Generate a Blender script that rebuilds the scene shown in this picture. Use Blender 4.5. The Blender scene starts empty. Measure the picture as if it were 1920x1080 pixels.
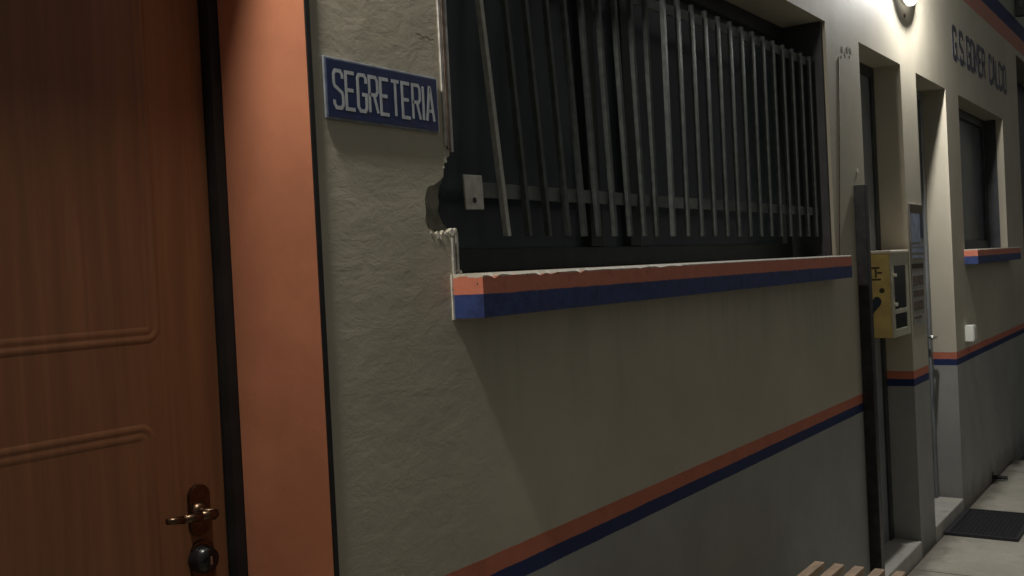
import bpy, bmesh, math, random
from mathutils import Vector, Matrix
random.seed(7)
S = bpy.context.scene
COL = S.collection
# ------------------------------------------------------------ camera
D, H = 1.2218, 1.45
cam = bpy.data.cameras.new("camera"); co = bpy.data.objects.new("camera", cam); COL.objects.link(co)
cam.sensor_width = 36; cam.lens = 36.0; cam.clip_start = .02; cam.clip_end = 1500
R0 = ((.56862, -.04062, .82160), (-.82111, .03306, .56982), (-.05031, -.99863, -.01481))
xr = Vector((R0[0][0], R0[1][0], R0[2][0])).normalized()
zf = Vector((R0[0][2], R0[1][2], R0[2][2])).normalized()
yd = zf.cross(xr).normalized()
m = Matrix((xr, -yd, -zf)).transposed()
co.matrix_world = Matrix.Translation((0, -D, H)) @ m.to_4x4()
S.camera = co
S.render.resolution_x, S.render.resolution_y = 1024, 576
# ------------------------------------------------------------ world (night sky) and exposure
w = bpy.data.worlds.new("World"); S.world = w; w.use_nodes = True
nt = w.node_tree; bg = nt.nodes['Background']
bg.inputs['Color'].default_value = (1.0, 1.0, .94, 1); bg.inputs['Strength'].default_value = .110
S.view_settings.view_transform = 'Standard'; S.view_settings.look = 'None'
S.view_settings.exposure = 0; S.view_settings.gamma = 1
LAMP_L, LAMP_R = 760.0, 2900.0        # radiance of the two wall lamps
# ------------------------------------------------------------ material helpers
class G:
    def __init__(s, name):
        s.m = bpy.data.materials.new(name); s.m.use_nodes = True
        s.t = s.m.node_tree; s.b = s.t.nodes['Principled BSDF']
    def n(s, typ, **kw):
        o = s.t.nodes.new(typ)
        for k, v in kw.items():
            if k.startswith('i_'):
                key = k[2:]; key = int(key) if key.isdigit() else key.replace('_', ' ')
                if isinstance(v, bpy.types.NodeSocket): s.t.links.new(v, o.inputs[key])
                else: o.inputs[key].default_value = v
            else: setattr(o, k, v)
        return o
    def link(s, a, b): s.t.links.new(a, b)
    def pos(s): return s.n('ShaderNodeNewGeometry').outputs['Position']
    def noise(s, scale, detail=4, rough=.55, vec=None, dist=0):
        return s.n('ShaderNodeTexNoise', i_Vector=vec or s.pos(), i_Scale=scale, i_Detail=detail, i_Roughness=rough, i_Distortion=dist).outputs['Fac']
    def math(s, op, a, b=0., c=0.):
        o = s.n('ShaderNodeMath', operation=op)
        for i, v in enumerate((a, b, c)):
            if isinstance(v, bpy.types.NodeSocket): s.link(v, o.inputs[i])
            else: o.inputs[i].default_value = v
        return o.outputs[0]
    def mix(s, f, a, b):
        o = s.n('ShaderNodeMix', data_type='RGBA')
        for k, v in ((0, f), (6, a), (7, b)):
            if isinstance(v, bpy.types.NodeSocket): s.link(v, o.inputs[k])
            else: o.inputs[k].default_value = v if k == 0 else (*v, 1)[:4]
        return o.outputs[2]
    def ramp(s, f, a, b):       # smooth 0..1 between a and b
        o = s.n('ShaderNodeMapRange', interpolation_type='SMOOTHSTEP')
        s.link(f, o.inputs[0]); o.inputs[1].default_value = a; o.inputs[2].default_value = b
        return o.outputs[0]
    def bump(s, h, strength=.5, dist=.01):
        o = s.n('ShaderNodeBump', i_Strength=strength, i_Distance=dist, i_Height=h)
        s.link(o.outputs[0], s.b.inputs['Normal'])
    def col(s, c):
        if isinstance(c, bpy.types.NodeSocket): s.link(c, s.b.inputs['Base Color'])
        else: s.b.inputs['Base Color'].default_value = (*c, 1)
        return s
    def set(s, **k):
        for a, v in k.items(): s.b.inputs[a.replace('_', ' ')].default_value = v
        return s

CREAM, ORANGE, BLUE, GREY = (.465, .425, .335), (.50, .160, .098), (.016, .028, .098), (.30, .30, .28)

def simple(name, c, rough=.6, metal=0., var=.25, scale=30, bump=.15, bd=.002, spec=.4):
    g = G(name); f = g.noise(scale)
    dark = tuple(x * (1 - var) for x in c); light = tuple(min(1, x * (1 + var)) for x in c)
    g.col(g.mix(g.ramp(f, .3, .7), dark, light)); g.set(Roughness=rough, Metallic=metal)
    g.b.inputs['Specular IOR Level'].default_value = spec
    if bump: g.bump(g.noise(scale * 3, 5), bump, bd)
    return g.m

def wall_mat():
    g = G('painted_plaster')
    p = g.pos(); sep = g.n('ShaderNodeSeparateXYZ', i_Vector=p); X, Y, Z = sep.outputs
    wob = g.math('MULTIPLY', g.math('SUBTRACT', g.noise(9, 3), .5), .004)
    fine = g.math('MULTIPLY', g.math('SUBTRACT', g.noise(90, 4), .5), .003)
    z = g.math('ADD', Z, g.math('ADD', wob, fine))
    stain = g.noise(1.7, 5, .6); fleck = g.noise(60, 3)
    cream = g.mix(g.ramp(stain, .3, .7), tuple(c * .90 for c in CREAM), tuple(c * 1.06 for c in CREAM))
    cream = g.mix(g.math('MULTIPLY', g.ramp(g.noise(6, 6, .7), .5, .8), .35), cream, (.36, .325, .23))
    sx = g.n('ShaderNodeMapping', i_Vector=p); sx.inputs['Scale'].default_value = (9, 9, 1.1)
    streak = g.ramp(g.noise(1.0, 5, .65, sx.outputs[0]), .52, .8)
    cream = g.mix(g.math('MULTIPLY', streak, .25), cream, (.33, .31, .25))
    run = g.math('MULTIPLY', g.ramp(Z, .95, 1.37), g.ramp(g.noise(1.3, 4, .6, sx.outputs[0]), .48, .62))
    inx = g.math('MULTIPLY', g.ramp(X, 1.57, 1.62), g.ramp(X, 4.0, 3.9))
    cream = g.mix(g.math('MULTIPLY', g.math('MULTIPLY', run, inx), .20), cream, (.25, .225, .17))
    grey = g.mix(g.math('MULTIPLY', g.ramp(g.noise(1.9, 7, .7), .5, .72), .35), GREY, (.33, .33, .31)) if 0 else g.mix(g.ramp(g.noise(3, 6, .65), .3, .7), tuple(c * .92 for c in GREY), tuple(c * 1.08 for c in GREY))
    # splash dirt close to the ground
    low = g.math('MULTIPLY', g.ramp(g.math('ADD', Z, g.math('MULTIPLY', g.noise(7, 4), .25)), .30, .10), .6)
    grey = g.mix(low, grey, (.09, .085, .065))
    def step(v): return g.ramp(z, v - .0008, v + .0008)
    orange = g.mix(g.ramp(g.noise(14, 5), .35, .75), ORANGE, tuple(c * .82 for c in ORANGE))
    c = g.mix(step(.813), grey, BLUE); c = g.mix(step(.848), c, orange); c = g.mix(step(.886), c, cream)
    c = g.mix(step(2.945), c, g.mix(g.noise(8, 4), (.40, .18, .14), (.48, .20, .14))); c = g.mix(step(3.06), c, BLUE); c = g.mix(step(3.18), c, (.30, .31, .25))
    # tiny knocks through the paint
    chip = g.math('MULTIPLY', g.ramp(g.noise(38, 2), .76, .78), g.ramp(g.noise(2.3, 2), .5, .6))
    c = g.mix(chip, c, (.62, .60, .52))
    g.col(c)
    g.set(Roughness=.72); g.b.inputs['Specular IOR Level'].default_value = .3
    # hand trowelled patching beside the window, flatter render elsewhere
    near = g.math('MULTIPLY', g.ramp(X, 1.78, 1.52), g.ramp(Z, .70, .95))
    rough = g.math('ADD', g.math('MULTIPLY', near, .80), .20)
    rough = g.math('MAXIMUM', rough, g.math('MULTIPLY', g.ramp(g.math('ABSOLUTE', g.math('SUBTRACT', X, 4.2)), .30, .1), g.math('MULTIPLY', g.ramp(Z, 1.2, 1.6), .35)))
    mp = g.n('ShaderNodeMapping', i_Vector=p); mp.inputs['Scale'].default_value = (5, 5, 9); mp.inputs['Rotation'].default_value = (0, .6, 0)
    trow = g.noise(2.2, 8, .66, mp.outputs[0], .35)
    rid = g.n('ShaderNodeTexNoise', i_Vector=mp.outputs[0], i_Scale=.55, i_Detail=5, i_Roughness=.6, i_Distortion=.5)
    ridge = g.ramp(g.math('ABSOLUTE', g.math('SUBTRACT', rid.outputs['Fac'], .5)), .012, .0)
    big = g.noise(3.2, 3, .5)
    h = g.math('ADD', g.math('MULTIPLY', trow, .62), g.math('MULTIPLY', ridge, .012))
    h = g.math('ADD', h, g.math('MULTIPLY', big, .55))
    h = g.math('MULTIPLY', h, rough)
    h = g.math('ADD', h, g.math('MULTIPLY', g.noise(110, 5, .6), .045))
    g.bump(h, 1.0, .0036)
    return g.m

def sill_mat():
    g = G('painted_sill')
    p = g.pos(); X, Y, Z = g.n('ShaderNodeSeparateXYZ', i_Vector=p).outputs
    nz = g.noise(16, 6, .7)
    near = g.ramp(X, 3.2, 1.7)
    wob = g.math('MULTIPLY', g.math('SUBTRACT', g.noise(40, 3), .5), .004)
    z = g.math('ADD', Z, wob)
    orange = g.mix(g.ramp(g.noise(30, 5), .35, .75), tuple(c * 1.15 for c in ORANGE), ORANGE)
    blue = g.mix(g.ramp(g.noise(26, 5), .4, .7), (.026, .048, .165), BLUE)
    c = g.mix(g.ramp(z, 1.4115, 1.4130), blue, orange)
    # paint flaked off the upper edge
    edge = g.math('ADD', g.math('SUBTRACT', Z, 1.4510), g.math('MULTIPLY', g.math('SUBTRACT', nz, .42), g.math('MULTIPLY', near, .020)))
    c = g.mix(g.ramp(edge, -.0045, -.0035), c, (.52, .48, .40))
    top = g.math('MULTIPLY', g.ramp(Z, 1.4525, 1.4528), g.ramp(X, 3.0, 2.0))
    c = g.mix(top, c, g.mix(g.ramp(nz, .35, .7), (.14, .12, .10), (.32, .28, .23)))
    chip = g.math('MULTIPLY', g.ramp(g.noise(60, 2), .72, .74), near)
    c = g.mix(chip, c, (.05, .05, .05))
    g.col(c); g.set(Roughness=.6); g.bump(g.noise(70, 5), .4, .003)
    return g.m

def wood_door_mat():
    g = G('door_laminate')
    mp = g.n('ShaderNodeMapping', i_Vector=g.pos()); mp.inputs['Scale'].default_value = (28, 28, 1.1)
    grain = g.noise(1.6, 8, .68, mp.outputs[0], .5)
    pores = g.n('ShaderNodeMapping', i_Vector=g.pos()); pores.inputs['Scale'].default_value = (240, 240, 6)
    pf = g.noise(1.0, 3, .6, pores.outputs[0])
    c = g.mix(g.ramp(grain, .3, .72), (.155, .066, .031), (.215, .090, .042))
    c = g.mix(g.math('MULTIPLY', g.ramp(pf, .58, .75), .25), c, (.10, .04, .02))
    g.col(c); g.set(Roughness=.36); g.b.inputs['Specular IOR Level'].default_value = .45
    g.bump(g.math('ADD', g.math('MULTIPLY', grain, .5), g.math('MULTIPLY', pf, .5)), .12, .001)
    return g.m

def orange_metal_mat():
    g = G('orange_reveal')
    f = g.noise(4, 5, .6)
    c = g.mix(g.ramp(f, .3, .7), (.395, .150, .080), (.50, .193, .106))
    c = g.mix(g.math('MULTIPLY', g.ramp(g.noise(45, 4), .62, .75), .3), c, (.36, .11, .05))
    g.col(c); g.set(Roughness=.55); g.bump(g.noise(22, 4), .25, .003)
    return g.m

def concrete_mat(name, a, b, sc=1.6):
    g = G(name)
    c = g.mix(g.ramp(g.noise(sc, 6, .65), .3, .7), a, b)
    c = g.mix(g.math('MULTIPLY', g.ramp(g.noise(sc * 5, 5, .6), .5, .75), .5), c, tuple(x * .62 for x in a))
    c = g.mix(g.math('MULTIPLY', g.ramp(g.noise(sc * 60, 2), .55, .75), .35), c, tuple(x * 1.25 for x in b))
    h = g.noise(sc * 50, 6, .7)
    if name == 'concrete_pavement':
        X, Y, Z = g.n('ShaderNodeSeparateXYZ', i_Vector=g.pos()).outputs
        fx = g.math('ABSOLUTE', g.math('SUBTRACT', g.math('FRACT', g.math('DIVIDE', g.math('ADD', X, 20.35), 2.4)), .5))
        jt = g.ramp(g.math('ADD', fx, g.math('MULTIPLY', g.noise(20, 3), .0012)), .0030, .0018)
        c = g.mix(jt, c, (.07, .06, .05))
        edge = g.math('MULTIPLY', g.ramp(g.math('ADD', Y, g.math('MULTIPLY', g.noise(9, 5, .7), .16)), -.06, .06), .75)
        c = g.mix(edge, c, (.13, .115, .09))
        c = g.mix(g.math('MULTIPLY', g.ramp(g.noise(150, 2), .70, .74), .7), c, (.10, .09, .07))
        h = g.math('SUBTRACT', h, g.math('MULTIPLY', jt, 1.5))
    g.col(c); g.set(Roughness=.8); g.bump(h, .4, .004)
    return g.m

def glass_mat():
    g = G('window_glass')
    g.col((.012, .014, .016)); g.set(Roughness=.07); g.b.inputs['Specular IOR Level'].default_value = .5
    t = g.n('ShaderNodeBsdfTransparent'); t.inputs[0].default_value = (.75, .8, .8, 1)
    gl = g.n('ShaderNodeBsdfGlossy'); gl.inputs['Roughness'].default_value = .22
    fr = g.n('ShaderNodeFresnel'); fr.inputs[0].default_value = 1.45
    mx = g.n('ShaderNodeMixShader'); g.link(fr.outputs[0], mx.inputs[0]); g.link(t.outputs[0], mx.inputs[1]); g.link(gl.outputs[0], mx.inputs[2])
    df = g.n('ShaderNodeBsdfDiffuse'); g.link(g.mix(g.ramp(g.noise(2.5, 6, .65), .3, .75), (.10, .12, .13), (.24, .28, .30)), df.inputs[0])
    m2 = g.n('ShaderNodeMixShader'); m2.inputs[0].default_value = .30; g.link(mx.outputs[0], m2.inputs[1]); g.link(df.outputs[0], m2.inputs[2])
    g.link(m2.outputs[0], g.t.nodes['Material Output'].inputs['Surface'])
    return g.m

def opal_mat():
    g = G('opal_added_glow'); g.col((.8, .79, .74)); g.set(Roughness=.4)
    g.b.inputs['Emission Color'].default_value = (1, .97, .9, 1); g.b.inputs['Emission Strength'].default_value = 2.2  # weak glow added so the disc's shaded rim looks lit
    return g.m

def emit_mat(name, strength, c=(1, .955, .85, 1)):
    g = G(name)
    e = g.n('ShaderNodeEmission'); e.inputs[0].default_value = c; e.inputs[1].default_value = strength
    g.link(e.outputs[0], g.t.nodes['Material Output'].inputs['Surface'])
    return g.m

M = dict(
    wall=wall_mat(), sill=sill_mat(), door=wood_door_mat(), orange=orange_metal_mat(),
    black=simple('black_rubber', (.012, .012, .012), .55, 0, .3, 20, .1),
    post=simple('black_painted_steel', (.026, .026, .027), .42, 0, .4, 25, .3),
    darkframe=simple('dark_window_frame', (.032, .036, .035), .45, 0, .2, 20, .1),
    lining=simple('dark_reveal_lining', (.05, .05, .055), .6, 0, .2, 12, .15),
    bar=simple('grey_painted_bar', (.085, .094, .090), .5, 0, .25, 40, .3),
    railgrey=simple('pale_grey_rail', (.15, .16, .15), .5, 0, .2, 30, .2),
    zinc_and_lit_bar=simple('zinc_plate_and_lit_bar', (.52, .51, .45), .55, .1, .15, 50, .2),
    bead=simple('weathered_corner_bead', (.42, .40, .37), .5, .2, .3, 40, .3),
    rust=simple('rust_brown_paint', (.12, .085, .065), .7, 0, .4, 40, .3),
    mortar=simple('grey_mortar', (.17, .165, .125), .95, 0, .35, 35, .5, .004),
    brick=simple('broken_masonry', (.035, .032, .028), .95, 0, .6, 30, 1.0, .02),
    chip=simple('bare_white_plaster', (.68, .65, .57), .9, 0, .15, 60, .6, .004),
    brass=simple('burnished_brass', (.13, .085, .055), .30, 1., .2, 60, .05),
    lockblack=simple('black_lock', (.012, .012, .014), .25, 0, .2, 60, .02),
    steel=simple('brushed_steel', (.5, .5, .48), .35, .9, .1, 60, .05),
    metaldoor=simple('grey_metal_door', (.20, .21, .215), .45, 0, .12, 5, .1),
    shutter=simple('dark_blue_shutter', (.035, .037, .05), .55, 0, .2, 8, .1),
    signblue=simple('enamel_blue', (.014, .024, .085), .4, 0, .15, 30, .05),
    signgrey=simple('enamel_grey_white', (.46, .49, .52), .4, 0, .08, 60, .05),
    signedge=simple('enamel_border', (.20, .22, .26), .5, 0, .2, 40, .1),
    aedyellow=simple('mustard_yellow_side', (.60, .44, .15), .5, 0, .1, 15, .1),
    aedfront=simple('cream_cabinet_front', (.46, .43, .33), .5, 0, .1, 20, .1),
    aedwhite=simple('white_cabinet_rim', (.75, .68, .55), .5, 0, .05, 20, .05),
    navy=simple('navy_print', (.02, .03, .055), .5, 0, .1, 20, .0),
    brownprint=simple('dark_print', (.06, .045, .025), .6, 0, .1, 20, .0),
    paper=simple('printed_paper', (.30, .29, .27), .7, 0, .1, 30, .05),
    bluepic=simple('blue_picture_print', (.24, .29, .38), .5, 0, .25, 14, .0),
    white=simple('white_plastic', (.74, .75, .68), .45, 0, .06, 30, .05),
    letters=simple('facade_letter_paint', (.04, .04, .06), .6, 0, .35, 12, .1),
    wood=simple('bench_wood', (.40, .27, .17), .55, 0, .2, 18, .3),
    brownsteel=simple('brown_bench_steel', (.05, .022, .015), .5, 0, .3, 20, .1),
    mat=simple('black_rubber_mat', (.030, .030, .034), .7, 0, .3, 60, .3),
    pavement=concrete_mat('concrete_pavement', (.37, .345, .285), (.52, .49, .415)),
    step=concrete_mat('concrete_threshold', (.36, .35, .31), (.48, .46, .41), 3),
    asphalt=concrete_mat('asphalt', (.04, .04, .04), (.065, .063, .06), 2),
    dirt=concrete_mat('joint_dirt', (.035, .027, .02), (.06, .048, .035), 8),
    dark=simple('unlit_room', (.10, .10, .09), .9, 0, .1, 4, .0),
    roof=simple('bitumen_roof', (.06, .06, .06), .9, 0, .2, 4, .2),
    lampbase=simple('lamp_base', (.40, .38, .33), .5, 0, .08, 20, .05),
    opal=opal_mat(), glass=glass_mat(), emL=emit_mat('lamp_glow', LAMP_L), emR=emit_mat('lamp_glow_far', LAMP_R, (1, .98, .945, 1)),
)
# ------------------------------------------------------------ object helpers
def link(name, bm, mat, parent=None, smooth=False, bevel=0, loc=None):
    me = bpy.data.meshes.new(name)
    bmesh.ops.recalc_face_normals(bm, faces=bm.faces)
    if loc is not None: bmesh.ops.translate(bm, verts=bm.verts, vec=-Vector(loc))
    bm.to_mesh(me); bm.free()
    o = bpy.data.objects.new(name, me); COL.objects.link(o)
    for x in (mat if isinstance(mat, (list, tuple)) else [mat]): me.materials.append(M[x])
    if smooth:
        for p in me.polygons: p.use_smooth = True
    if bevel:
        b = o.modifiers.new('bevel', 'BEVEL'); b.width = bevel; b.segments = 2; b.limit_method = 'ANGLE'
    if loc is not None: o.location = loc
    if parent:
        o.parent = parent
        o.matrix_parent_inverse = Matrix.Identity(4)
        if loc is None: o.location = -parent_world(parent)
        else: o.location = Vector(loc) - parent_world(parent)
    return o
def parent_world(p):
    v = Vector(p.location)
    while p.parent: p = p.parent; v += Vector(p.location)
    return v
def tag(o, label=None, cat=None, group=None, kind=None):
    if label: o['label'] = label
    if cat: o['category'] = cat
    if group: o['group'] = group
    if kind: o['kind'] = kind
    return o
def thing(name, loc, label, cat, group=None):
    o = bpy.data.objects.new(name, None); o.empty_display_size = .1; COL.objects.link(o); o.location = loc
    return tag(o, label, cat, group)
def box(bm, x0, x1, y0, y1, z0, z1, mi=0):
    v = [bm.verts.new((x, y, z)) for x in (x0, x1) for y in (y0, y1) for z in (z0, z1)]
    for f in ((0, 1, 3, 2), (4, 6, 7, 5), (0, 4, 5, 1), (2, 3, 7, 6), (0, 2, 6, 4), (1, 5, 7, 3)):
        bm.faces.new([v[i] for i in f]).material_index = mi
def B(*boxes):
    bm = bmesh.new()
    for b in boxes: box(bm, *b)
    return bm
def prism(bm, pts, y0, y1, cap_back=True, mi=0):        # pts (x,z) polygon, extruded along y
    a = [bm.verts.new((x, y0, z)) for x, z in pts]; b = [bm.verts.new((x, y1, z)) for x, z in pts]
    f = bm.faces.new(a); f.material_index = mi
    fs = [f]
    if cap_back: fs.append(bm.faces.new(b[::-1]))
    n = len(pts)
    for i in range(n): bm.faces.new((a[i], b[i], b[(i + 1) % n], a[(i + 1) % n])).material_index = mi
    for q in fs: q.normal_update()
    bmesh.ops.triangulate(bm, faces=fs)
def rod(bm, p, q, r, n=10, r2=None):
    p, q = Vector(p), Vector(q); d = (q - p).normalized()
    u = d.orthogonal().normalized(); v = d.cross(u); r2 = r if r2 is None else r2
    A = [bm.verts.new(p + (u * math.cos(t) + v * math.sin(t)) * r) for t in [2 * math.pi * i / n for i in range(n)]]
    C = [bm.verts.new(q + (u * math.cos(t) + v * math.sin(t)) * r2) for t in [2 * math.pi * i / n for i in range(n)]]
    for i in range(n): bm.faces.new((A[i], A[(i + 1) % n], C[(i + 1) % n], C[i]))
    bm.faces.new(A[::-1]); bm.faces.new(C)
def lathe(bm, c, axis, prof, n=40):                      # prof: list of (radius, distance along axis)
    c = Vector(c); ax = Vector(axis).normalized(); u = ax.orthogonal().normalized(); v = ax.cross(u)
    rings = []
    for r, h in prof:
        if r < 1e-6: rings.append([bm.verts.new(c + ax * h)])
        else: rings.append([bm.verts.new(c + ax * h + (u * math.cos(t) + v * math.sin(t)) * r) for t in [2 * math.pi * i / n for i in range(n)]])
    for a, b in zip(rings, rings[1:]):
        for i in range(n):
            j = (i + 1) % n
            if len(a) == 1 and len(b) == 1: continue
            if len(a) == 1: bm.faces.new((a[0], b[i], b[j]))
            elif len(b) == 1: bm.faces.new((a[i], a[j], b[0]))
            else: bm.faces.new((a[i], a[j], b[j], b[i]))
# stroke lettering: condensed sign-painter capitals on a 1 x 1 cell
c_ = .14
def arc(*p): return list(p)
GL = {
 'S': [[(1, .80), (1, .90), (.80, 1), (.20, 1), (0, .90), (0, .66), (.10, .58), (.90, .42), (1, .34), (1, .10), (.80, 0), (.20, 0), (0, .10), (0, .20)]],
 'E': [[(1, 1), (0, 1), (0, 0), (1, 0)], [(0, .52), (.85, .52)]],
 'G': [[(1, .78), (1, .90), (.80, 1), (.20, 1), (0, .90), (0, .10), (.20, 0), (.80, 0), (1, .10), (1, .46), (.5, .46)]],
 'R': [[(0, 0), (0, 1), (.80, 1), (1, .90), (1, .60), (.80, .50), (0, .50)], [(.55, .50), (1, 0)]],
 'T': [[(0, 1), (1, 1)], [(.5, 1), (.5, 0)]],
 'I': [[(.5, 1), (.5, 0)]],
 'A': [[(0, 0), (.45, 1), (.55, 1), (1, 0)], [(.14, .30), (.86, .30)]],
 'O': [[(.2, 1), (0, .9), (0, .1), (.2, 0), (.8, 0), (1, .1), (1, .9), (.8, 1), (.2, 1)]],
 'M': [[(0, 0), (0, 1), (.5, .35), (1, 1), (1, 0)]],
 'N': [[(0, 0), (0, 1), (1, 0), (1, 1)]],
 '.': [[(.35, 0), (.35, .10)]],
 'C': [[(1, .78), (1, .90), (.80, 1), (.20, 1), (0, .90), (0, .10), (.20, 0), (.80, 0), (1, .10), (1, .22)]],
 'L': [[(0, 1), (0, 0), (1, 0)]],
 'D': [[(0, 0), (0, 1), (.7, 1), (1, .85), (1, .15), (.7, 0), (0, 0)]],
}
def stroke(bm, pts, w, y, th):
    P = [Vector((p[0], p[1])) for p in pts]; n = len(P); L = []; R = []
    closed = (P[0] - P[-1]).length < 1e-6
    for i in range(n):
        if closed: a = P[i - 1] if i > 0 else P[-2]; b = P[i + 1] if i < n - 1 else P[1]
        else: a = P[i - 1] if i > 0 else None; b = P[i + 1] if i < n - 1 else None
        d1 = (P[i] - a).normalized() if a is not None else None
        d2 = (b - P[i]).normalized() if b is not None else None
        if d1 is None: d1 = d2
        if d2 is None: d2 = d1
        n1 = Vector((-d1.y, d1.x)); n2 = Vector((-d2.y, d2.x)); mm = (n1 + n2).normalized()
        k = min(1.6, 1 / max(.4, mm.dot(n1)))
        L.append(P[i] + mm * w / 2 * k); R.append(P[i] - mm * w / 2 * k)
    for i in range(n - 1):
        q = [L[i], L[i + 1], R[i + 1], R[i]]
        a = [bm.verts.new((v.x, y - th, v.y)) for v in q]; b = [bm.verts.new((v.x, y, v.y)) for v in q]
        bm.faces.new(a)
        for j in range(4): bm.faces.new((a[j], b[j], b[(j + 1) % 4], a[(j + 1) % 4]))
def write(bm, text, x, z, h, cw, gap, sw, y, th, iw=.3):
    k = 0
    for ch in text:
        wd = cw * (iw if ch in 'I.' else 1.0)
        if ch == ' ': x += cw * .55; continue
        for s in GL[ch]:
            stroke(bm, [(x + px * wd, z + pz * h) for px, pz in s], sw, y, th + k * .00006); k = (k + 1) % 4
        x += wd + gap
    return x
# ============================================================ SETTING
bm = bmesh.new(); v = [bm.verts.new(p) for p in ((-300, -300, -.05), (300, -300, -.05), (300, 300, -.05), (-300, 300, -.05))]; bm.faces.new(v)
tag(link('ground', bm, 'asphalt'), kind='structure')
tag(link('pavement', B((-5, 7.66, -2.6, -.012, -.16, 0)), 'pavement', bevel=.004), kind='structure')
tag(link('pavement_joint', B((-5, 7.66, -.012, .05, -.16, -.006)), 'dirt'), kind='structure')
# ============================================================ BUILDING
bld = thing('office_building', (3, 2, 0), 'cream club office building with grey dado and orange and blue painted stripes', 'building')
WT = .30      # wall thickness
#          x0     x1     z0    z1    depth
OPEN = dict(door=(.235, 1.2095, .07, 2.36), win=(1.586, 3.96, 1.4385, 2.355), rec1=(4.40, 5.08, .07, 2.345),
            rec2=(5.38, 6.05, .07, 2.345), win2=(6.385, 7.855, 1.4385, 2.35), gate=(8.56, 10.9, .0, 2.90))
JX = 1.44     # the broken strip beside the window starts here
xs = sorted({-4., JX, 13.} | {o[i] for o in OPEN.values() for i in (0, 1)})
zs = sorted({-.1, 4.0} | {o[i] for o in OPEN.values() for i in (2, 3)})
def solid(i, j):
    if not (0 <= i < len(xs) - 1 and 0 <= j < len(zs) - 1): return False
    cx, cz = (xs[i] + xs[i + 1]) / 2, (zs[j] + zs[j + 1]) / 2
    for a, b, c, d in OPEN.values():
        if a < cx < b and c < cz < d: return False
    if JX < cx < 1.586 and 1.4385 < cz < 2.355: return False
    return True
bm = bmesh.new(); vc = {}
def V(x, y, z):
    k = (round(x, 5), round(y, 5), round(z, 5))
    if k not in vc: vc[k] = bm.verts.new((x, y, z))
    return vc[k]
for i in range(len(xs) - 1):
    for j in range(len(zs) - 1):
        if not solid(i, j): continue
        a, b, c, d = xs[i], xs[i + 1], zs[j], zs[j + 1]
        bm.faces.new((V(a, 0, c), V(b, 0, c), V(b, 0, d), V(a, 0, d)))
        bm.faces.new((V(a, WT, c), V(a, WT, d), V(b, WT, d), V(b, WT, c)))
        if not solid(i - 1, j): bm.faces.new((V(a, 0, c), V(a, 0, d), V(a, WT, d), V(a, WT, c)))
        if not solid(i + 1, j): bm.faces.new((V(b, 0, c), V(b, WT, c), V(b, WT, d), V(b, 0, d)))
        if not solid(i, j - 1): bm.faces.new((V(a, 0, c), V(a, WT, c), V(b, WT, c), V(b, 0, c)))
        if not solid(i, j + 1): bm.faces.new((V(a, 0, d), V(b, 0, d), V(b, WT, d), V(a, WT, d)))
# plaster skin of the broken strip: ragged bite where the grille anchor was torn out
skin = [(1.586, 2.355), (1.586, 2.06), (1.581, 1.99), (1.585, 1.93), (1.579, 1.88), (1.584, 1.80), (1.576, 1.765), (1.582, 1.72), (1.575, 1.70),
        (1.571, 1.682), (1.560, 1.676), (1.553, 1.662), (1.549, 1.640), (1.536, 1.632), (1.520, 1.624), (1.504, 1.621), (1.496, 1.612), (1.490, 1.596), (1.492, 1.572),
        (1.488, 1.556), (1.495, 1.541), (1.507, 1.538), (1.516, 1.531), (1.524, 1.536), (1.533, 1.529), (1.541, 1.538), (1.552, 1.533), (1.563, 1.541), (1.572, 1.536), (1.583, 1.541), (1.586, 1.532)]
prism(bm, [(JX, 2.355)] + skin + [(1.586, 1.4385), (JX, 1.4385)], 0, .013)
W = link('wall', bm, 'wall', bld)
# masonry behind the skin with the deeper hole
core = [(1.582, 2.355), (1.582, 1.70), (1.577, 1.682), (1.568, 1.668), (1.560, 1.650), (1.562, 1.636), (1.552, 1.622), (1.546, 1.604), (1.549, 1.592), (1.543, 1.576), (1.551, 1.562), (1.558, 1.551), (1.567, 1.546), (1.574, 1.538), (1.582, 1.530), (1.582, 1.4385)]
bm = bmesh.new(); prism(bm, [(JX, 2.355)] + core + [(JX, 1.4385)], .0135, .045)
link('masonry', bm, 'mortar', bld)
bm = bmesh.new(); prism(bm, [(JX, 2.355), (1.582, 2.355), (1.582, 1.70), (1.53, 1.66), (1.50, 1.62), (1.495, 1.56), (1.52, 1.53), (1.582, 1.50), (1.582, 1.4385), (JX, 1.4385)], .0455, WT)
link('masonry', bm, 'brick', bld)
# bare plaster crumbs along the break
def crumb(bm, x, z, r, y=-.001):
    n = 7; P = [(x + math.cos(t) * r * random.uniform(.6, 1.2), z + math.sin(t) * r * random.uniform(.6, 1.2)) for t in [2 * math.pi * k / n for k in range(n)]]
    prism(bm, P, y, .006)
bm = bmesh.new()
def crumb_part(x, z, r, y=-.002):
    bm = bmesh.new(); crumb(bm, x, z, r, y); link('plaster_crumb', bm, 'chip', bld)
bm.free()
for x, z, r in ((1.503, 1.533, .003), (1.522, 1.528, .0065), (1.531, 1.523, .003), (1.547, 1.532, .004), (1.566, 1.534, .0075), (1.577, 1.539, .005),
                (1.553, 1.686, .0035), (1.557, 1.674, .006), (1.551, 1.659, .003), (1.5845, 1.456, .007), (1.576, 1.459, .003)):
    crumb_part(x, z, r, -.0012 - random.random() * .001)
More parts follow.
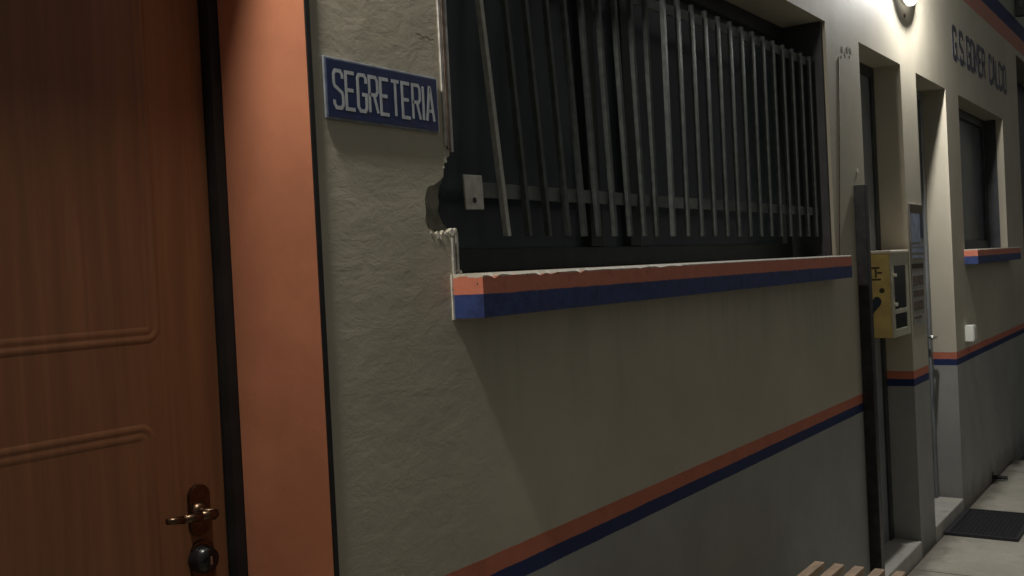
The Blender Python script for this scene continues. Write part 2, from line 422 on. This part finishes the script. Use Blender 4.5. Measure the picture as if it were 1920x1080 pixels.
# corner bead on the window edge: light strip, rust line
link('corner_bead', B((1.5555, 1.5625, -.0035, 0, 1.70, 2.352)), 'bead', bld)
link('corner_bead', B((1.564, 1.572, -.005, 0, 1.695, 2.352)), 'rust', bld)
link('corner_bead', B((1.5735, 1.5805, -.004, 0, 1.69, 2.352)), 'bead', bld)
link('corner_bead', B((1.563, 1.5685, -.004, 0, 1.453, 1.524), (1.5755, 1.582, -.003, 0, 1.453, 1.528)), 'bead', bld)
# hairline cracks (opened plaster, slightly proud lip)
def crack(pts, wd):
    bm = bmesh.new()
    for (a, b) in zip(pts, pts[1:]):
        a, b = Vector(a), Vector(b); d = (b - a).normalized(); nn = Vector((-d.y, d.x)) * wd / 2
        q = [a + nn, b + nn, b - nn, a - nn]; f = [bm.verts.new((t.x, -.0009, t.y)) for t in q]; bm.faces.new(f)
    bmesh.ops.remove_doubles(bm, verts=bm.verts, dist=.0015); link('crack', bm, 'rust', bld)
def wob(p0, p1, n, amp):
    return [(p0[0] + (p1[0] - p0[0]) * k / n + random.uniform(-amp, amp) * .5, p0[1] + (p1[1] - p0[1]) * k / n + random.uniform(-amp, amp)) for k in range(n + 1)]
crack(wob((1.215, 1.905), (1.34, 1.893), 9, .002), .0012)
crack(wob((1.33, 1.886), (1.49, 1.905), 12, .002), .0014)
crack(wob((1.49, 1.905), (1.54, 1.900), 5, .002), .002)
crack(wob((1.235, 1.463), (1.33, 1.472), 9, .002), .0010)
crack(wob((1.355, 1.318), (1.40, 1.325), 5, .002), .0010)
# window sills
def sill(x0, x1):
    bm = bmesh.new(); n = int((x1 - x0) / .02); rnd = random.Random(3)
    # front edge cut in small pieces so the worn arris is irregular
    V0 = []
    for k in range(n + 1):
        x = x0 + (x1 - x0) * k / n; near = max(0, 1 - (x - x0) / 1.3)
        e = rnd.uniform(0, .0035) * near + (.006 * near if rnd.random() < .12 else 0)
        V0.append([bm.verts.new(p) for p in ((x, .02, 1.367), (x, -.071, 1.3675), (x, -.0735, 1.370), (x, -.0735, 1.449 - e), (x, -.071 + e * .7, 1.4525), (x, .02, 1.4535), (x, .145, 1.4545), (x, .145, 1.367))])
    for a, b in zip(V0, V0[1:]):
        for i in range(8): bm.faces.new((a[i], b[i], b[(i + 1) % 8], a[(i + 1) % 8]))
    bm.faces.new(V0[0]); bm.faces.new(V0[-1][::-1])
    return bm
link('window_sill', sill(1.560, 3.915), 'sill', bld)
o = link('window_sill', sill(6.365, 7.90), 'sill', bld)
link('chipped_edge', B((1.555, 1.5605, -.003, -.0002, 1.365, 1.452)), 'chip', bld)
# windows
def window(x0, x1, z0, z1, y, mulls, blind=False):
    fw = .055
    f = link('window', B((x0, x1, y, y + .05, z0, z0 + fw), (x0, x1, y, y + .05, z1 - fw, z1), (x0, x0 + fw, y + .001, y + .049, z0 + fw, z1 - fw), (x1 - fw, x1, y + .001, y + .049, z0 + fw, z1 - fw)), 'darkframe', bld, bevel=.003)
    for mx in mulls:
        link('mullion', B((mx - .032, mx + .032, y - .006, y + .04, z0 + fw, z1 - fw)), 'darkframe', f, bevel=.003)
    link('pane', B((x0 + fw, x1 - fw, y + .02, y + .024, z0 + fw, z1 - fw)), 'glass', f)
    return f
window(1.586, 3.94, 1.4545, 2.355, .16, (2.40, 2.62))
window(6.385, 7.845, 1.4545, 2.35, .115, ())
link('reveal_lining', B((7.846, 7.8545, .045, .16, 1.4550, 2.3495)), 'lining', bld)
link('reveal_lining', B((3.940, 3.9595, .012, .20, 1.4550, 2.3545)), 'lining', bld)
# main door
lining = B((1.2000, 1.2085, -.004, .207, .075, 2.352), (.2355, .2445, -.004, .207, .075, 2.352), (.2445, 1.2000, -.002, .207, 2.3435, 2.3525))
DF = link('door_frame', lining, 'orange', bld)
link('gasket', B((1.2002, 1.2093, -.0075, -.0042, .075, 2.354), (.2350, .2443, -.0075, -.0042, .075, 2.354)), 'black', DF)
link('frame_rebate', B((1.1790, 1.1995, .2080, .29, .075, 2.343), (.245, .288, .2080, .29, .075, 2.343), (.288, 1.1790, .2080, .29, 2.30, 2.343)), 'black', DF)
# leaf with two embossed panels (rounded corners)
door = link('door', B((.289, 1.1780, .2300, .285, .082, 2.299)), 'door', bld, bevel=.003)
def roundrect(x0, x1, z0, z1, r, n=6):
    P = []
    for cx, cz, a0 in ((x1 - r, z1 - r, 0), (x0 + r, z1 - r, 90), (x0 + r, z0 + r, 180), (x1 - r, z0 + r, 270)):
        for k in range(n + 1):
            a = math.radians(a0 + 90 * k / n); P.append((cx + r * math.cos(a), cz + r * math.sin(a)))
    return P
def moulding(bm, x0, x1, z0, z1, r, y0, prof):
    rings = []
    for off, h in prof:
        P = roundrect(x0 + off, x1 - off, z0 + off, z1 - off, max(.003, r - off))
        rings.append([bm.verts.new((x, y0 - h, z)) for x, z in P])
    n = len(rings[0])
    for a, b in zip(rings, rings[1:]):
        for i in range(n): bm.faces.new((a[i], a[(i + 1) % n], b[(i + 1) % n], b[i]))
PROF = [(0, -.0005), (.003, .0003), (.006, .0010), (.010, .0013), (.013, .0007), (.015, .0002), (.017, .0002), (.020, .0008), (.023, .0010), (.027, .0006), (.031, -.0005)]
bm = bmesh.new()
moulding(bm, .375, 1.066, 1.362, 2.16, .03, .230, PROF)
moulding(bm, .375, 1.044, .30, 1.236, .03, .230, PROF)
link('panel_moulding', bm, 'door', door, smooth=True)
# furniture
bm = bmesh.new(); prism(bm, roundrect(1.097, 1.139, 1.028, 1.116, .02, 8), .2225, .2305)
link('escutcheon', bm, 'brass', door, bevel=.002)
bm = bmesh.new(); rod(bm, (1.115, .226, 1.070), (1.113, .182, 1.070), .0095, 16); rod(bm, (1.119, .185, 1.070), (1.085, .180, 1.073), .0080, 14, .0076); rod(bm, (1.086, .180, 1.073), (1.050, .180, 1.075), .0076, 14, .0066); rod(bm, (1.051, .180, 1.075), (1.022, .184, 1.078), .0066, 14, .0052)
lathe(bm, (1.115, .231, 1.070), (0, -1, 0), [(0, .018), (.013, .018), (.017, .010), (.017, 0)], 24)
link('handle', bm, 'brass', door, smooth=True)
bm = bmesh.new(); prism(bm, roundrect(1.097, 1.143, .945, 1.020, .02, 8), .2235, .2305)
link('escutcheon', bm, 'brass', door, bevel=.002)
bm = bmesh.new(); lathe(bm, (1.117, .231, .989), (0, -1, 0), [(0, .030), (.012, .030), (.020, .026), (.0235, .016), (.025, 0)], 32)
link('lock_cover', bm, 'lockblack', door, smooth=True)
link('keyhole', B((1.115, 1.119, .1995, .2012, .982, .996)), 'steel', door)
# recess doors, gate, thresholds
for (a, b, c, d), y in ((OPEN['rec1'], .135), (OPEN['rec2'], .135)):
    dd = link('door', B((a + .001, b - .001, y, y + .05, c + .004, d - .001)), 'metaldoor', bld)
    link('door_frame', B((a + .0015, a + .045, y - .012, y, c + .004, d - .0015), (b - .05, b - .0015, y - .012, y, c + .004, d - .0015), (a + .045, b - .05, y - .012, y, d - .05, d - .0015)), 'darkframe' if a < 5 else 'metaldoor', dd, bevel=.002)
    if a > 5:
        bm = bmesh.new(); rod(bm, (b - .09, y, .98), (b - .09, y - .05, .98), .009); rod(bm, (b - .09, y - .05, .98), (b - .19, y - .05, .98), .009)
        link('handle', bm, 'steel', dd, smooth=True)
    link('threshold', B((a + .0005, b - .0005, -.004, .30, -.05, .0735)), 'step', bld, bevel=.006)
link('threshold', B((.2355, 1.209, -.004, .30, -.05, .0735)), 'step', bld, bevel=.006)
g_ = link('gate', B((8.561, 10.899, .20, .24, .02, 2.899)), 'shutter', bld)
# shell, roof
link('wall', B((-4, 13, 5.0, 5.3, -.1, 4.0), (-4, -3.7, .3005, 4.9995, -.1, 4.0), (12.7, 13, .3005, 4.9995, -.1, 4.0)), 'wall', bld)
link('floor_slab', B((-3.699, 12.699, .302, 4.998, -.1, .06)), 'dark', bld)
link('roof', B((-4.1, 13.1, -.06, 5.4, 4.001, 4.16)), 'roof', bld)
# torn old fixing and cable between window and recess
bm = bmesh.new()
bm.free()
for x, z, r in ((4.165, 2.276, .016), (4.205, 2.262, .011), (4.238, 2.284, .018), (4.280, 2.290, .013), (4.262, 2.262, .008), (4.150, 2.248, .007)):
    bm = bmesh.new(); crumb(bm, x, z, r, -.0009); link('bare_patch', bm, 'mortar', bld)
crumb_part(4.30, 1.80, .010, -.003)
bm = bmesh.new(); rod(bm, (4.120, .0005, 2.24), (4.0075, .0005, 1.4525), .0035, 8)
link('cable', bm, 'rust', bld, smooth=True)
bm = bmesh.new(); rod(bm, (8.60, -.05, 3.19), (8.60, -.05, 4.0), .045, 16); link('downpipe', bm, 'post', bld, smooth=True)
# ============================================================ THINGS ON THE WALL
# office sign
sg = thing('office_sign', (1.387, 0, 1.775), 'blue enamel plate reading SEGRETERIA in narrow pale capitals beside the orange door reveal', 'sign')
SX0, SX1, SZ0, SZ1 = 1.2365, 1.5375, 1.7225, 1.8275
link('sign_plate', B((SX0, SX1, -.006, -.0015, SZ0, SZ1)), 'signedge', sg, bevel=.0015)
link('blue_field', B((SX0 + .005, SX1 - .005, -.0074, -.0061, SZ0 + .0045, SZ1 - .0045)), 'signblue', sg)
bm = bmesh.new()
write(bm, 'SEGRETERIA', SX0 + .020, SZ0 + .0205, .0625, .0208, .0084, .0063, -.0075, .0001, .12)
link('lettering', bm, 'signgrey', sg)
for x in (SX0 + .012, SX1 - .012):
    bm = bmesh.new(); rod(bm, (x, -.0016, 1.775), (x, 0, 1.775), .004, 8); link('spacer', bm, 'steel', sg)
# facade lettering
fl = thing('facade_lettering', (7.17, 0, 2.64), 'dark painted club name in large capitals high on the wall above the far window', 'lettering')
def letter_row(text, x, cw, gap):
    for ch in text:
        wd = cw * (.3 if ch in 'I.' else 1)
        if ch != ' ':
            bm = bmesh.new(); write(bm, ch, x, 2.555, .172, cw, gap, .035, -.0003, .0012, .3); link('letter', bm, 'letters', fl)
        x += wd + gap
letter_row('G.S.', 6.30, .090, .034)
letter_row('GOMER CALCIO', 6.69, .088, .034)
# wall lamps
L = thing('wall_lamp', (5.20, 0, 2.80), 'lit round white wall lamp above the pillar between the two recessed doors', 'lamp')
bm = bmesh.new(); lathe(bm, (5.20, 0, 2.80), (0, -1, 0), [(.150, .0), (.150, .0118), (0, .0118)], 64)
link('backplate', bm, 'lampbase', L, smooth=True)
bm = bmesh.new(); lathe(bm, (5.20, 0, 2.80), (0, -1, 0), [(.150, .012), (.158, .016), (.160, .026), (.158, .038), (.150, .045), (.14, .0455), (0, .0455)], 64)
link('glowing_shield', bm, 'opal', L, smooth=True)  # disc shaped to screen the near wall from the globe, with added glow
bm = bmesh.new(); rod(bm, (5.20, -.0457, 2.80), (5.20, -.052, 2.80), .014, 12); link('socket', bm, 'lampbase', L)
bm = bmesh.new(); bmesh.ops.create_uvsphere(bm, u_segments=32, v_segments=16, radius=.030, matrix=Matrix.Translation((5.20, -.078, 2.80)))
link('globe', bm, 'emR', L, smooth=True)
bm = bmesh.new(); rod(bm, (5.20, 0, 2.597), (5.20, -.005, 2.597), .010, 12)
link('screw_cap', bm, 'rust', L)
L = thing('wall_lamp', (.80, 0, 2.70), 'lit white globe wall lamp above the brown wooden office door', 'lamp')
bm = bmesh.new(); lathe(bm, (.80, 0, 2.70), (0, -1, 0), [(.060, .0), (.060, .024), (.054, .030), (.04, .029), (0, .029)], 48)
link('backplate', bm, 'lampbase', L, smooth=True)
bm = bmesh.new(); lathe(bm, (.80, -.0291, 2.70), (0, -1, 0), [(.024, 0), (.024, .012), (.012, .014), (0, .014)], 32)
link('socket', bm, 'lampbase', L, smooth=True)
bm = bmesh.new(); bmesh.ops.create_uvsphere(bm, u_segments=32, v_segments=16, radius=.050, matrix=Matrix.Translation((.80, -.094, 2.70)))
link('globe', bm, 'emL', L, smooth=True)
# window grille: left half torn loose and leaning back, right half still upright
gr = thing('window_grille', (2.8, .06, 1.53), 'grey metal bar grille torn loose at its left end in the large dark window', 'window grille')
def yb(x): return .080 if x < 2.55 else .045
LB = [1.869, 1.956, 2.040, 2.127, 2.205, 2.275, 2.361, 2.444, 2.527, 2.602]
LT = [.085, .068, .064, .057, .050, .034, .030, .024, .016, .004]
RB = [2.636 + .0958 * k for k in range(14)]
for i, x in enumerate(LB):
    t = LT[i]
    y = .080; z0, z1 = 1.532, 2.215
    bm = bmesh.new(); hw, hd = .0065, .0065
    a = [bm.verts.new((x + sx * hw, y + sy * hd, z0)) for sx, sy in ((-1, -1), (1, -1), (1, 1), (-1, 1))]
    b = [bm.verts.new((x + sx * hw, y + sy * hd + (z1 - z0) * t, z1)) for sx, sy in ((-1, -1), (1, -1), (1, 1), (-1, 1))]
    for j in range(4): bm.faces.new((a[j], a[(j + 1) % 4], b[(j + 1) % 4], b[j]))
    bm.faces.new(a[::-1]); bm.faces.new(b)
    link('bar', bm, 'zinc_and_lit_bar' if i == 0 else 'bar', gr)  # first bar's paler colour stands for the lamplight falling on it
for x in RB:
    link('bar', B((x - .0062, x + .0062, .038, .0505, 1.530, 2.215)), 'bar', gr)
def rail(pts):                        # flat bar bent where the grille was forced back
    bm = bmesh.new(); A = []
    for x, y, z0, z1 in pts: A.append([bm.verts.new(p) for p in ((x, y, z0), (x, y, z1), (x, y + .006, z1), (x, y + .006, z0))])
    for a, b in zip(A, A[1:]):
        for k in range(4): bm.faces.new((a[k], b[k], b[(k + 1) % 4], a[(k + 1) % 4]))
    bm.faces.new(A[0]); bm.faces.new(A[-1][::-1])
    link('rail', bm, 'railgrey', gr)
rail([(1.7465, .0935, 1.617, 1.650), (2.20, .0935, 1.617, 1.650), (2.610, .0895, 1.616, 1.648), (3.20, .056, 1.613, 1.644), (3.9395, .0525, 1.612, 1.642)])
rail([(1.80, .1375, 2.165, 2.195), (2.610, .0905, 2.180, 2.209), (3.20, .056, 2.183, 2.213), (3.9395, .0525, 2.185, 2.213)])
bm = bmesh.new(); ox = [(1.706, 1.660), (1.771, 1.661), (1.774, 1.588), (1.711, 1.587)]
prism(bm, ox, .070, .075); T = link('anchor_plate', bm, 'zinc_and_lit_bar', gr, bevel=.0015)
bm = bmesh.new(); rod(bm, (1.740, .0685, 1.607), (1.740, .0699, 1.607), .0060, 16); link('bolt_hole', bm, 'lockblack', T)
link('anchor_plate', B((1.7465, 1.7715, .0752, .0934, 1.619, 1.648)), 'zinc_and_lit_bar', gr)
# black post by the first recess
bm = bmesh.new()
box(bm, 4.225, 4.270, -.048, -.003, .0, 1.735)
link_post = link('steel_post', bm, 'post', loc=(4.2475, -.026, 0), bevel=.003)
tag(link_post, 'slim black square steel post standing against the wall between window and yellow cabinet', 'post')
# defibrillator cabinet
ae = thing('defibrillator_cabinet', (4.91, .065, 1.07), 'defibrillator cabinet with yellow side and glazed front hung in the first recess', 'cabinet')
link('cabinet_body', B((4.757, 5.062, .0065, .134, 1.070, 1.452)), 'aedyellow', ae, bevel=.004)
link('lid', B((4.750, 5.066, -.004, .134, 1.4525, 1.466)), 'aedwhite', ae, bevel=.003)
fr = link('front_door', B((4.757, 4.800, .000, .0062, 1.070, 1.452), (5.010, 5.062, .000, .0062, 1.070, 1.452), (4.800, 5.010, .000, .0062, 1.395, 1.452), (4.800, 5.010, .000, .0062, 1.175, 1.195), (4.800, 5.010, .000, .0062, 1.070, 1.105)), 'aedfront', ae)
link('window', B((4.801, 5.009, .003, .0061, 1.1955, 1.3945)), 'lockblack', fr)
link('window', B((4.801, 5.009, .003, .0061, 1.1055, 1.1745)), 'lockblack', fr)
link('hinge', B((4.790, 4.83, -.006, -.0002, 1.345, 1.358)), 'aedwhite', fr)
link('hinge', B((4.790, 4.83, -.006, -.0002, 1.212, 1.225)), 'aedwhite', fr)
def sidebox(y0, y1, z0, z1, t=.0012): return (4.757 - t, 4.7569, y0, y1, z0, z1)
link('emblem', B(sidebox(.050, .090, 1.385, 1.393), sidebox(.064, .072, 1.345, 1.3848, .0010), sidebox(.040, .062, 1.362, 1.370, .0014), sidebox(.046, .096, 1.332, 1.3395, .0014)), 'brownprint', ae)
bm = bmesh.new(); rod(bm, (4.7568, .044, 1.285), (4.7555, .044, 1.285), .012, 16)
link('emblem', bm, 'brownprint', ae)
bm = bmesh.new(); hp = []
for k in range(28):
    t = 2 * math.pi * k / 28; hx = 16 * math.sin(t) ** 3; hz = 13 * math.cos(t) - 5 * math.cos(2 * t) - 2 * math.cos(3 * t) - math.cos(4 * t)
    hp.append((hx / 16 * .038, hz / 16 * .045))
a = [bm.verts.new((4.7555, .086 + p, 1.225 + q)) for p, q in hp]; b = [bm.verts.new((4.7569, .086 + p, 1.225 + q)) for p, q in hp]
f = bm.faces.new(a)
for i in range(28): bm.faces.new((a[i], b[i], b[(i + 1) % 28], a[(i + 1) % 28]))
f.normal_update(); bmesh.ops.triangulate(bm, faces=[f])
link('heart_emblem', bm, 'navy', ae)
# notices on the pillar
n1 = thing('notice_board', (5.24, 0, 1.55), 'blue picture sign with dark heading on the pillar right of the yellow cabinet', 'sign', 'notices on the pillar')
link('panel', B((5.115, 5.370, -.006, -.0003, 1.415, 1.685)), 'paper', n1)
link('heading', B((5.120, 5.365, -.0075, -.0061, 1.645, 1.682)), 'brownprint', n1)
link('picture', B((5.125, 5.300, -.0070, -.0061, 1.500, 1.640)), 'bluepic', n1)
link('picture', B((5.303, 5.362, -.0070, -.0061, 1.520, 1.640)), 'navy', n1)
link('caption', B((5.125, 5.36, -.0070, -.0061, 1.478, 1.486), (5.125, 5.36, -.0070, -.0061, 1.450, 1.470), (5.13, 5.33, -.0070, -.0061, 1.424, 1.434)), 'bluepic', n1)
n2 = thing('paper_notice', (5.24, 0, 1.25), 'grey printed notice with dark blocks on the pillar under the blue picture sign', 'notice', 'notices on the pillar')
link('sheet', B((5.115, 5.355, -.0030, -.0003, 1.100, 1.400)), 'paper', n2)
link('heading', B((5.122, 5.348, -.0040, -.0031, 1.372, 1.395)), 'brownprint', n2)
link('text', B((5.13, 5.34, -.0040, -.0031, 1.29, 1.338), (5.13, 5.34, -.0040, -.0031, 1.235, 1.268), (5.13, 5.32, -.0040, -.0031, 1.170, 1.215), (5.13, 5.28, -.0040, -.0031, 1.13, 1.142)), 'rust', n2)
# socket box by the far window
sb = thing('socket_box', (6.32, 0, .97), 'small white electrical socket box low on the wall under the far window', 'socket box')
link('box', B((6.285, 6.365, -.046, -.0003, .925, 1.018)), 'white', sb, bevel=.004)
link('flap', B((6.290, 6.360, -.050, -.0462, .935, 1.008)), 'white', sb, bevel=.002)
# black stub at the foot of the wall
bm = bmesh.new(); rod(bm, (6.94, .002, .022), (6.93, -.085, .022), .012, 12); box(bm, 6.915, 6.965, -.004, -.0004, .0, .05)
tag(link('boot_bracket', bm, 'post', loc=(6.94, -.04, 0)), 'small black metal stub sticking out of the wall foot behind the door mat', 'bracket')
# door mat
bm = bmesh.new(); x0, x1, y0, y1 = 5.505, 6.070, -.355, -.014
box(bm, x0, x1, y0, y0 + .018, .001, .016); box(bm, x0, x1, y1 - .018, y1, .001, .016)
box(bm, x0, x0 + .018, y0 + .018, y1 - .018, .001, .016); box(bm, x1 - .018, x1, y0 + .018, y1 - .018, .001, .016)
for k in range(1, 26):
    x = x0 + .018 + (x1 - x0 - .036) * k / 26; box(bm, x - .0045, x + .0045, y0 + .018, y1 - .018, .001, .0145)
for k in range(1, 15):
    y = y0 + .018 + (y1 - y0 - .036) * k / 15; box(bm, x0 + .018, x1 - .018, y - .004, y + .004, .002, .0125)
box(bm, x0 + .005, x1 - .005, y0 + .005, y1 - .005, .0005, .004)
tag(link('door_mat', bm, 'mat', loc=((x0 + x1) / 2, (y0 + y1) / 2, 0)), 'black rubber honeycomb door mat lying on the pavement at the second recess', 'door mat')
# bench
be = thing('slatted_bench', (2.55, -.23, 0), 'wooden slatted bench along the wall under the large window', 'bench')
for k in range(5):
    yc = -.102 - .0645 * k
    link('slat', B((1.75, 3.312, yc - .0165, yc + .0165, .424, .450)), 'wood', be, bevel=.0035)
for x in (1.95, 3.10):
    link('cross_bar', B((x - .02, x + .02, -.385, -.075, .398, .4235)), 'brownsteel', be)
    for y in (-.355, -.105):
        link('leg', B((x - .018, x + .018, y - .018, y + .018, 0, .3975)), 'brownsteel', be)
link('rail', B((1.972, 3.078, -.245, -.215, .380, .4055)), 'brownsteel', be)
